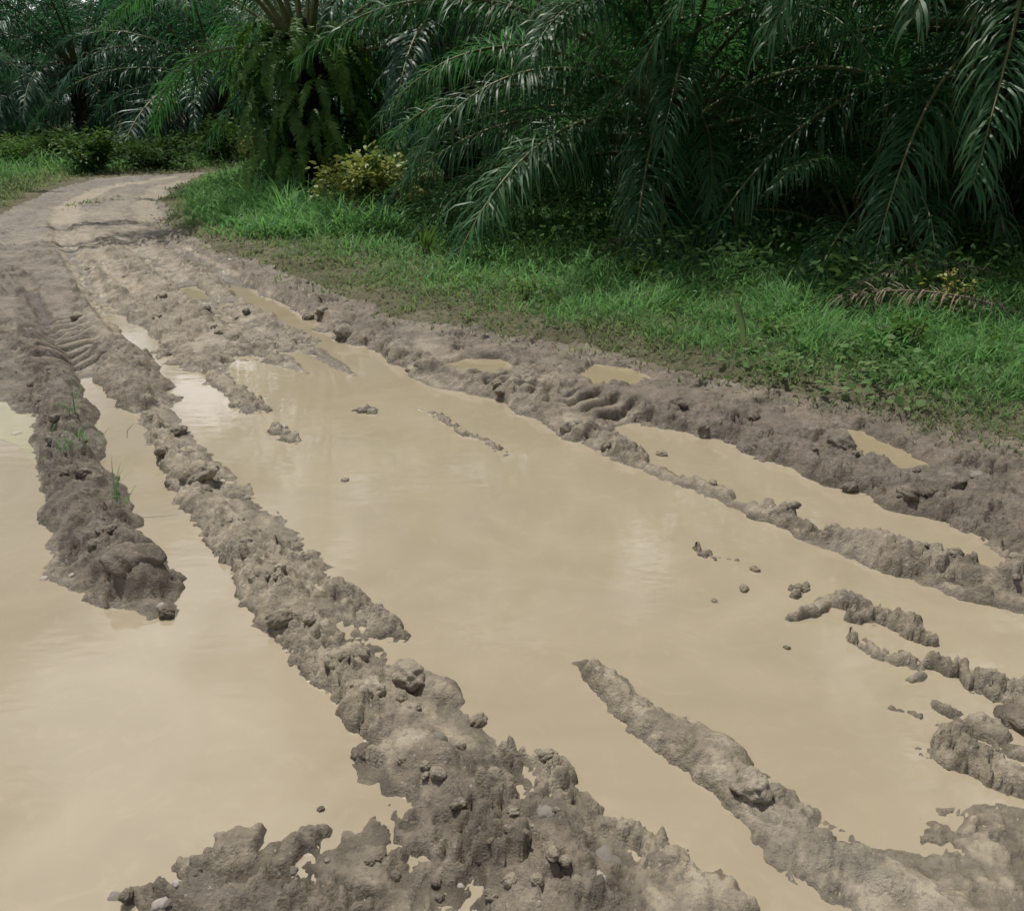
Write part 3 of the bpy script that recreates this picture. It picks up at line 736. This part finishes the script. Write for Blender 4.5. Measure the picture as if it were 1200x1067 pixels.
# ferns that cover the trunk by the bend
fe = empty('hanging_fern', (P1[0], P1[1], .1)); tag(fe, 'thick curtain of green ferns hanging down the palm trunk', 'fern')
FV = [fern_mesh(l, i) for i, l in enumerate((.5, .62, .75, .9, .58, .7))]
rr = random.Random(4)
for i in range(290):
    a = rr.uniform(0, 360); z = .45 + 2.1 * rr.random() ** .75
    rad = .34 + .26 * math.sin(min(1, z / 2.4) * 2.7) + rr.uniform(-.08, .16)
    obj('fern_frond', rr.choice(FV), fe, (math.cos(R(a)) * rad, math.sin(R(a)) * rad, z), (rr.uniform(-.3, .3), rr.uniform(-.2, .35), R(a + rr.uniform(-30, 30))), rr.uniform(.9, 1.5))

# ------------------------------------------------------------------ shrubs and weeds
def sh(u, v, *a, **k):
    x, y = gp(u, v); return shrub(a[0], (x, y, hz(x, y)), *a[1:], **k)
sh(440, 272, 'shrub', 1.0, .75, 28, 2200, .10, M_SHRUB_Y, 'yellow green leafy shrub at the foot of the fern covered trunk', seed=1, aspect=.5)
sh(398, 246, 'shrub', .82, .4, 12, 560, .085, M_SHRUB_Y, 'pale green sapling touching the right side of the ferns', seed=2, aspect=.5)
sh(470, 268, 'shrub', .7, .6, 16, 800, .085, M_SHRUB_Y, 'low yellowing shrub just right of the yellow green one', seed=12, aspect=.45)
sh(112, 209, 'shrub', 1.0, 1.0, 22, 2000, .12, M_SHRUB, 'dense dark green bush on the left verge by the road bend', seed=3)
sh(70, 196, 'shrub', 1.0, .9, 18, 1500, .12, M_SHRUB_D, 'dark low bush left of the bush by the road bend', seed=4)
sh(262, 196, 'shrub', 1.35, .9, 22, 2200, .13, M_SHRUB, 'bright green bush beyond the bend left of the ferns', seed=5)
sh(22, 205, 'shrub', .85, .8, 16, 1200, .11, M_SHRUB, 'light green weeds at the left photo edge', 'weeds', seed=6, up=1.2, aspect=.25)
sh(180, 205, 'shrub', .8, 1.2, 18, 1500, .12, M_SHRUB_D, 'dark undergrowth at the end of the road', seed=7)
sh(305, 196, 'shrub', .9, .9, 14, 900, .12, M_SHRUB_Y, 'yellowish brush behind the bend beside the ferns', seed=8)
sh(746, 352, 'leafy_seedling', .34, .13, 7, 70, .10, M_SHRUB, 'upright leafy seedling at the shade edge in the middle of the verge', 'seedling', seed=21, aspect=.42)
sh(503, 322, 'grass_shoot', .30, .08, 6, 26, .22, M_SHRUB, 'cluster of broad upright grass shoots in the verge', 'shoot', seed=22, aspect=.12, up=4)
sh(566, 325, 'leafy_seedling', .26, .14, 6, 60, .07, M_SHRUB, 'small weed between the shoots and the low palm frond', 'weed', seed=23)
sh(908, 425, 'leafy_seedling', .20, .16, 9, 110, .05, M_SHRUB, 'fresh green weed right of the tall folded leaf', 'weed', seed=24)
sh(1060, 440, 'leafy_seedling', .30, .22, 9, 90, .09, M_SHRUB, 'leafy weed in front of the dry frond on the right', 'weed', seed=25)
sh(1105, 395, 'leafy_seedling', .42, .22, 10, 150, .05, M_SHRUB_Y, 'thin yellow green sapling at the shade edge on the right', 'sapling', seed=26)
sh(620, 372, 'leafy_seedling', .2, .18, 8, 90, .06, M_SHRUB, 'round green weed in the middle of the grass', 'weed', seed=27)
sh(1000, 180 + 185, 'leafy_seedling', .35, .3, 9, 110, .09, M_SHRUB, 'leafy weed in the shade under the nearest palm', 'weed', seed=28)
# one tall folded leaf
x, y = gp(868, 440)
lf = Leafs(); C = np.array([[[0, 0, 0], [-.015, 0, .12], [-.045, .01, .23], [-.09, .02, .32]]]); lf.ribbons(C, np.tile([.8, .6, 0], (1, 4, 1)), np.array([[.012, .032, .028, .002]]), np.array([.8]))
lf.ribbons(C + np.array([.02, .02, 0]), np.tile([.3, .9, .1], (1, 4, 1)), np.array([[.01, .02, .016, .002]]), np.array([.6]))
tag(obj('folded_leaf', lf.build('folded_leaf', M_GRASS_PALE), None, (x, y, hz(x, y) + .03)), 'tall pale folded leaf standing up out of the verge grass', 'leaf')
# grass sprigs on the dark bank
for (u, v, hh, lb, s) in ((88, 512, .22, 'thin grass sprig on the dark bank beside the left rut water', 1), (140, 605, .24, 'taller grass sprig growing out of the rut water', 2), (96, 545, .12, 'short green tuft on the side of the dark bank', 3),
                          (50, 412, .10, 'flat patch of small green weed on top of the dark bank', 4)):
    x, y = gp(u, v); r = np.random.default_rng(s); n = 9 if s < 3 else 28
    X = r.normal(0, .03 if s < 3 else .06, n); Y = r.normal(0, .03 if s < 3 else .07, n)
    g_ = grass('grass_sprig', X, Y, 0 * X, np.full(n, hh), M_GRASS, lb, .003, .5, s); 
    if s < 3: del g_['kind']; tag(g_, None, 'grass sprig')
    g_.location = (x, y, max(0, hz(x, y)))

# ------------------------------------------------------------------ grass
def scatter(n, xr, yr, seed):
    """random ground points, thinning out with distance; xr are side slopes x / y"""
    r = np.random.default_rng(seed)
    Y = yr[0] * (yr[1] / yr[0]) ** r.uniform(0, 1, n); X = Y * r.uniform(*xr, n)
    return X, Y, r
def verge_grass(name, n, ub, vb,  seed, lo, hi, hgt, mat, label, width=.0045, side='R', dens=None, lean=.55):
    X, Y, r = scatter(n, ub, vb, seed)
    # spread evenly over the ground instead of over the picture
    Z, A, sr, sl = ground_at(X, Y)
    s = sr if side == 'R' else sl
    k = (s > lo) & (r.uniform(0, 1, n) < sstep(lo, hi, s))
    clump = fbm(X * 2.3, Y * 2.3, 201 + seed, 3)
    k &= r.uniform(-1, 1, n) < clump * 2.2 + .55
    if dens is not None: k &= r.uniform(0, 1, n) < dens(X, Y, s)
    X, Y, Z, s, clump = X[k], Y[k], Z[k], s[k], clump[k]
    h_ = hgt * (.5 + .5 * sstep(lo, hi + .6, s)) * np.clip(1 + 1.1 * clump, .35, 2)
    return grass(name, X, Y, Z, h_, mat, label, width, lean, seed)
verge_grass('verge_grass', 135000, (-.42, .72), (3.3, 22), 1, .05, .55, .235, M_GRASS, 'lush green grass covering the right verge', .0045,
            dens=lambda X, Y, s: sstep(0, .15 + 1.3 * sstep(1.6, -1.2, X), s + .25 * fbm(X * 1.4, Y * 1.4, 221, 3)) * (1 - .35 * sstep(1., -1., X)))
verge_grass('pale_grass', 115000, (-.42, .72), (3.3, 22), 2, -.32, .25, .13, M_GRASS_PALE, 'pale green short grass along the road edge of the right verge', .0042)
verge_grass('dry_grass', 60000, (-.42, .72), (3.3, 22), 3, -.3, .2, .08, M_GRASS_DRY, 'dry brown grass and straw on the trampled edge of the right verge', .003, lean=1.2,
            dens=lambda X, Y, s: (.12 + .88 * sstep(1.2, .2, s)) * (.3 + .7 * sstep(2., -.5, X)))
verge_grass('tall_grass', 26000, (-.40, -.12), (10, 22), 4, .1, .8, .42, M_GRASS, 'taller bright grass round the foot of the fern covered trunk', .005)
verge_grass('left_verge_grass', 60000, (-.72, -.22), (9, 30), 5, .0, .5, .20, M_GRASS_PALE, 'yellow green grass on the far left verge', .0045, 'L')
verge_grass('left_tall_grass', 34000, (-.72, -.1), (14, 32), 6, .5, 1.6, .5, M_GRASS, 'taller green grass at the back of the left verge', .005, 'L')
X, Y, r = scatter(3000, (-.6, -.35), (12.5, 15.5), 19)
c = gp(112, 241); k = np.hypot((X - c[0]) / .45, (Y - c[1]) / .9) < r.uniform(.2, 1, len(X)); X, Y = X[k], Y[k]
grass('track_grass', X, Y, ground_at(X, Y)[0], np.full(len(X), .09), M_GRASS_PALE, 'thin patch of grass between the far wheel tracks', .004, .8, 19)
# broad leaved creepers at the right
X, Y, r = scatter(2500, (.2, .6), (3.8, 6), 9)
Z, A, s, _ = ground_at(X, Y); c = gp(985, 468); k = (s > -.05) & (np.hypot(X - c[0], (Y - c[1]) * 1.2) < .75 * r.uniform(.4, 1, len(X)) ** .5); X, Y, Z = X[k][:260], Y[k][:260], Z[k][:260]
n = len(X); lf = Leafs(); az = r.uniform(0, 6.283, n)
C, S, Wd = leaf_cloud(np.stack([X, Y, Z + r.uniform(.03, .12, n)], 1), np.stack([np.cos(az), np.sin(az), r.normal(.25, .2, n)], 1), r.uniform(.03, .062, n), r, .85)
lf.ribbons(C, S, Wd, r.uniform(0, 1, n)); tag(obj('creeper_leaves', lf.build('creeper_leaves', M_BROAD)), 'broad leaved creepers spreading at the edge of the right verge', kind='stuff')
X, Y, r = scatter(9000, (-.35, .7), (3.8, 15), 15)
Z, A, s, _ = ground_at(X, Y); k = (s > .15) & (fbm(X * 1.6, Y * 1.6, 231, 3) > .12); X, Y, Z = X[k], Y[k], Z[k]; n = len(X); az = r.uniform(0, 6.283, n); lf = Leafs()
C, S, Wd = leaf_cloud(np.stack([X, Y, Z + r.uniform(.03, .2, n)], 1), np.stack([np.cos(az), np.sin(az), r.normal(.6, .4, n)], 1), r.uniform(.03, .075, n), r, .4)
lf.ribbons(C, S, Wd, r.uniform(0, 1, n)); tag(obj('verge_weeds', lf.build('verge_weeds', M_SHRUB)), 'small broad leaved weeds mixed into the grass of the right verge', kind='stuff')
# undergrowth in the shade
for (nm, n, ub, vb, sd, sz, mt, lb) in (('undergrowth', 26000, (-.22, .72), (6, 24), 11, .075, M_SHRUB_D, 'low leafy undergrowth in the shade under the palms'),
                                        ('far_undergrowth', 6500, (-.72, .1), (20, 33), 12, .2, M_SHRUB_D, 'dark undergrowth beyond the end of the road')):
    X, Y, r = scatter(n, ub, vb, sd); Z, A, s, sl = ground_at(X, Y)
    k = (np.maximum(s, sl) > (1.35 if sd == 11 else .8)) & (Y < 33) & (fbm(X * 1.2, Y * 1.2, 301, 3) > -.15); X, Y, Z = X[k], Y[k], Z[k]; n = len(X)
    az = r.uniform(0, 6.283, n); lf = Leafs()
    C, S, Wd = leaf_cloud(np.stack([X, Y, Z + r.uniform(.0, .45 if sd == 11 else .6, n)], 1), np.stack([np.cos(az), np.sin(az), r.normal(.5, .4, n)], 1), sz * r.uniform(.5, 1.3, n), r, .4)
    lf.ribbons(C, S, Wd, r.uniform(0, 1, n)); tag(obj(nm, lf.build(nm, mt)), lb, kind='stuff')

# ------------------------------------------------------------------ clods and stones
def clod_mesh(seed, mat, rough=.34, flat=.62):
    import bmesh
    bm = bmesh.new(); bmesh.ops.create_icosphere(bm, subdivisions=4 if mat not in (M_STONE, M_STONE_B) else 3, radius=1)
    r = np.random.default_rng(seed)
    V = np.array([v.co[:] for v in bm.verts]); s = seed * 10
    f = 1 + rough * (fbm(V[:, 0] * 1.4 + V[:, 2] * .9 + s, V[:, 1] * 1.4 - V[:, 2] * .7, s, 4, .6) * 1.5)
    g1, g2, c = worley(V[:, 0] * 2.2 + V[:, 2] + s, V[:, 1] * 2.2 + V[:, 2] * .8, s + 5)
    f += rough * .25 * (np.clip(.8 - g1, 0, 1) * (.3 + c) - .2)
    V = V * f[:, None] * np.array([1, r.uniform(.7, .95), flat])
    for v, c in zip(bm.verts, V): v.co = c
    me = bpy.data.meshes.new('mud_clod'); bm.to_mesh(me); bm.free(); me.materials.append(mat)
    me.polygons.foreach_set('use_smooth', np.ones(len(me.polygons), bool)); return me
CL = {k: [clod_mesh(i + q * 9, m) for i in range(4)] for q, (k, m) in enumerate((('m', M_CLOD), ('w', M_CLOD_W), ('d', M_CLOD_D)))}
ST = {'p': [clod_mesh(70 + i, M_STONE, .3, .6) for i in range(3)], 'b': [clod_mesh(80 + i, M_STONE_B, .3, .5) for i in range(2)]}
rc = random.Random(12)
def clod(u, v, px, kind, label, group=None, name='mud_clod', cat='mud clod', sink=.35):
    x, y = gp(u, v); d = math.sqrt(x * x + y * y + EYE * EYE); s = px * d / F / 2
    z = max(0, hz(x, y)) + s * (.45 - sink * 1.2)
    me = rc.choice(CL[kind] if kind in CL else ST[kind])
    return tag(obj(name, me, None, (x, y, z), (rc.uniform(-.3, .3), rc.uniform(-.3, .3), rc.uniform(0, 6.28)), s), label, cat, group)
for a in [(480, 806, 46, 'm', 'big round clod on top of the central ridge beside the main pool'), (425, 884, 30, 'd', 'dark clod perched alone at the left edge of the central ridge'),
          (330, 737, 30, 'w', 'flat clod in the pale water just left of the central ridge'), (196, 720, 22, 'd', 'small clod at the tip of the dark left bank'),
          (160, 686, 60, 'd', 'large dark lump at the end of the left bank'), (415, 775, 40, 'w', 'bulging clod on the left flank of the central ridge'),
          (398, 790, 34, 'w', 'clod at the waterline under the bulging one of the central ridge'), (437, 820, 36, 'w', 'clod hanging at the waterline below the big round clod'),
          (235, 570, 40, 'w', 'smooth wet lump on the upper central ridge'), (310, 690, 30, 'w', 'rounded clod on the left edge of the middle central ridge'),
          (425, 482, 14, 'w', 'tiny grey clod alone in the upper main pool'), (404, 563, 10, 'w', 'speck of mud alone in the main pool below the tiny grey clod'),
          (872, 690, 14, 'm', 'small clod alone in the pool right of centre'), (885, 668, 12, 'm', 'small dark clod left of the broken mud islands'),
          (922, 759, 8, 'd', 'tiny dark pebble of mud in the right pool'), (837, 704, 8, 'w', 'tiny clod left of the small clod in the pool'),
          (668, 508, 26, 'w', 'clod breaking off the tip of the right bank into the pool'), (775, 532, 16, 'w', 'upright clod on the thin part of the right ridge'),
          (880, 935, 44, 'w', 'round swelling lump on the lower right ridge'), (642, 894, 22, 'm', 'small rough clod at the pool edge right of the central ridge'),
          (1062, 592, 30, 'd', 'large smooth clod face on the right bank by the rut puddle'), (985, 535, 40, 'd', 'broad clod on the right bank above the rut puddle'),
          (1110, 582, 34, 'd', 'grey flat clod on the right bank near the photo edge'), (405, 398, 26, 'm', 'clod on the bank where the right channel begins'),
          (1190, 845, 40, 'd', 'dark clod at the right photo edge among the mud islands'), (940, 690, 16, 'm', 'clod on the leftmost of the broken mud islands'),
          (560, 845, 24, 'w', 'small clods lump in the water right of the central ridge'), (345, 512, 14, 'w', 'flat speck of mud left in the upper pool'),
          (376, 948, 9, 'd', 'crumb of mud in the pale water at the bottom')]:
    clod(*a)
for a in [(190, 715, 11, 'p', 'pale stone beside the small clod at the bank tip'), (52, 678, 9, 'p', 'white stone at the waterline of the left bank'), (85, 680, 7, 'p', 'tiny white stone right of the waterline stone'),
          (188, 1060, 20, 'p', 'pinkish stone in the dark mud at the bottom left'), (210, 1046, 11, 'p', 'small white stone above the pinkish stone at the bottom'), (135, 1050, 16, 'b', 'grey stone at the tip of the bottom left mud'),
          (342, 1020, 14, 'b', 'blue grey stone in the bottom mud flat'), (700, 1048, 22, 'p', 'whitish stone on the dark mound at the bottom centre'), (540, 1038, 9, 'p', 'little white pebble on the dark mound'),
          (640, 965, 24, 'b', 'blue green stone on the crest of the dark mound'), (712, 1010, 34, 'b', 'long blue grey stone on the right flank of the dark mound'), (515, 880, 20, 'b', 'grey stone half sunk in the central ridge'),
          (885, 945, 8, 'p', 'bright white pebble on the lower right ridge'), (20, 508, 12, 'p', 'white stone in the greenish puddle'), (270, 313, 8, 'p', 'pale stone on the far mud by the grass'),
          (1120, 585, 16, 'b', 'grey stone on the right bank by the flat clod'), (1145, 575, 26, 'b', 'flat blue grey stone on the right bank at the photo edge')]:
    clod(*a, name='stone', cat='stone', sink=.6)
def strew(n, line, spread, px, kind, label, group):
    P = line
    for i in range(n):
        t = rc.random() * (len(P) - 1); k = int(t); f = t - k
        u = P[k][0] * (1 - f) + P[k + 1][0] * f + rc.uniform(-spread, spread); v = P[k][1] * (1 - f) + P[k + 1][1] * f + rc.uniform(-spread, spread) * .6
        if hz(*gp(u, v)) < .0: continue
        clod(u, v, px * rc.uniform(.55, 1.3), kind, label, group, sink=.3)
strew(18, [(150, 400), (180, 480), (240, 570), (320, 680), (410, 780), (480, 860)], 34, 15, 'w', 'one of the small wet clods studding the central ridge', 'small clods on the central ridge')
strew(22, [(480, 870), (560, 950), (650, 1060)], 60, 17, 'm', 'one of the small clods on the dark mound at the bottom centre', 'small clods on the bottom mound')
strew(14, [(40, 420), (75, 500), (95, 580), (150, 690)], 26, 14, 'd', 'one of the dark crumbs covering the left bank', 'crumbs on the left bank')
strew(14, [(760, 490), (900, 520), (1060, 580), (1190, 620)], 26, 15, 'd', 'one of the crumbs lying on the dark right bank', 'crumbs on the right bank')
strew(14, [(700, 518), (850, 585), (1000, 640), (1190, 690)], 16, 15, 'm', 'one of the small clods along the right ridge', 'small clods on the right ridge')
strew(14, [(110, 330), (180, 380), (300, 400), (380, 420)], 50, 11, 'm', 'one of the crumbs among the far wheel ruts', 'crumbs among the far ruts')
strew(14, [(290, 330), (400, 395), (500, 440), (680, 505)], 16, 13, 'm', 'one of the crumbs on the bank along the upper pool', 'crumbs on the upper bank')
strew(14, [(140, 1062), (260, 1030), (400, 1000), (520, 1040)], 40, 12, 'd', 'one of the crumbs on the mud flat at the bottom left', 'crumbs on the bottom flat')
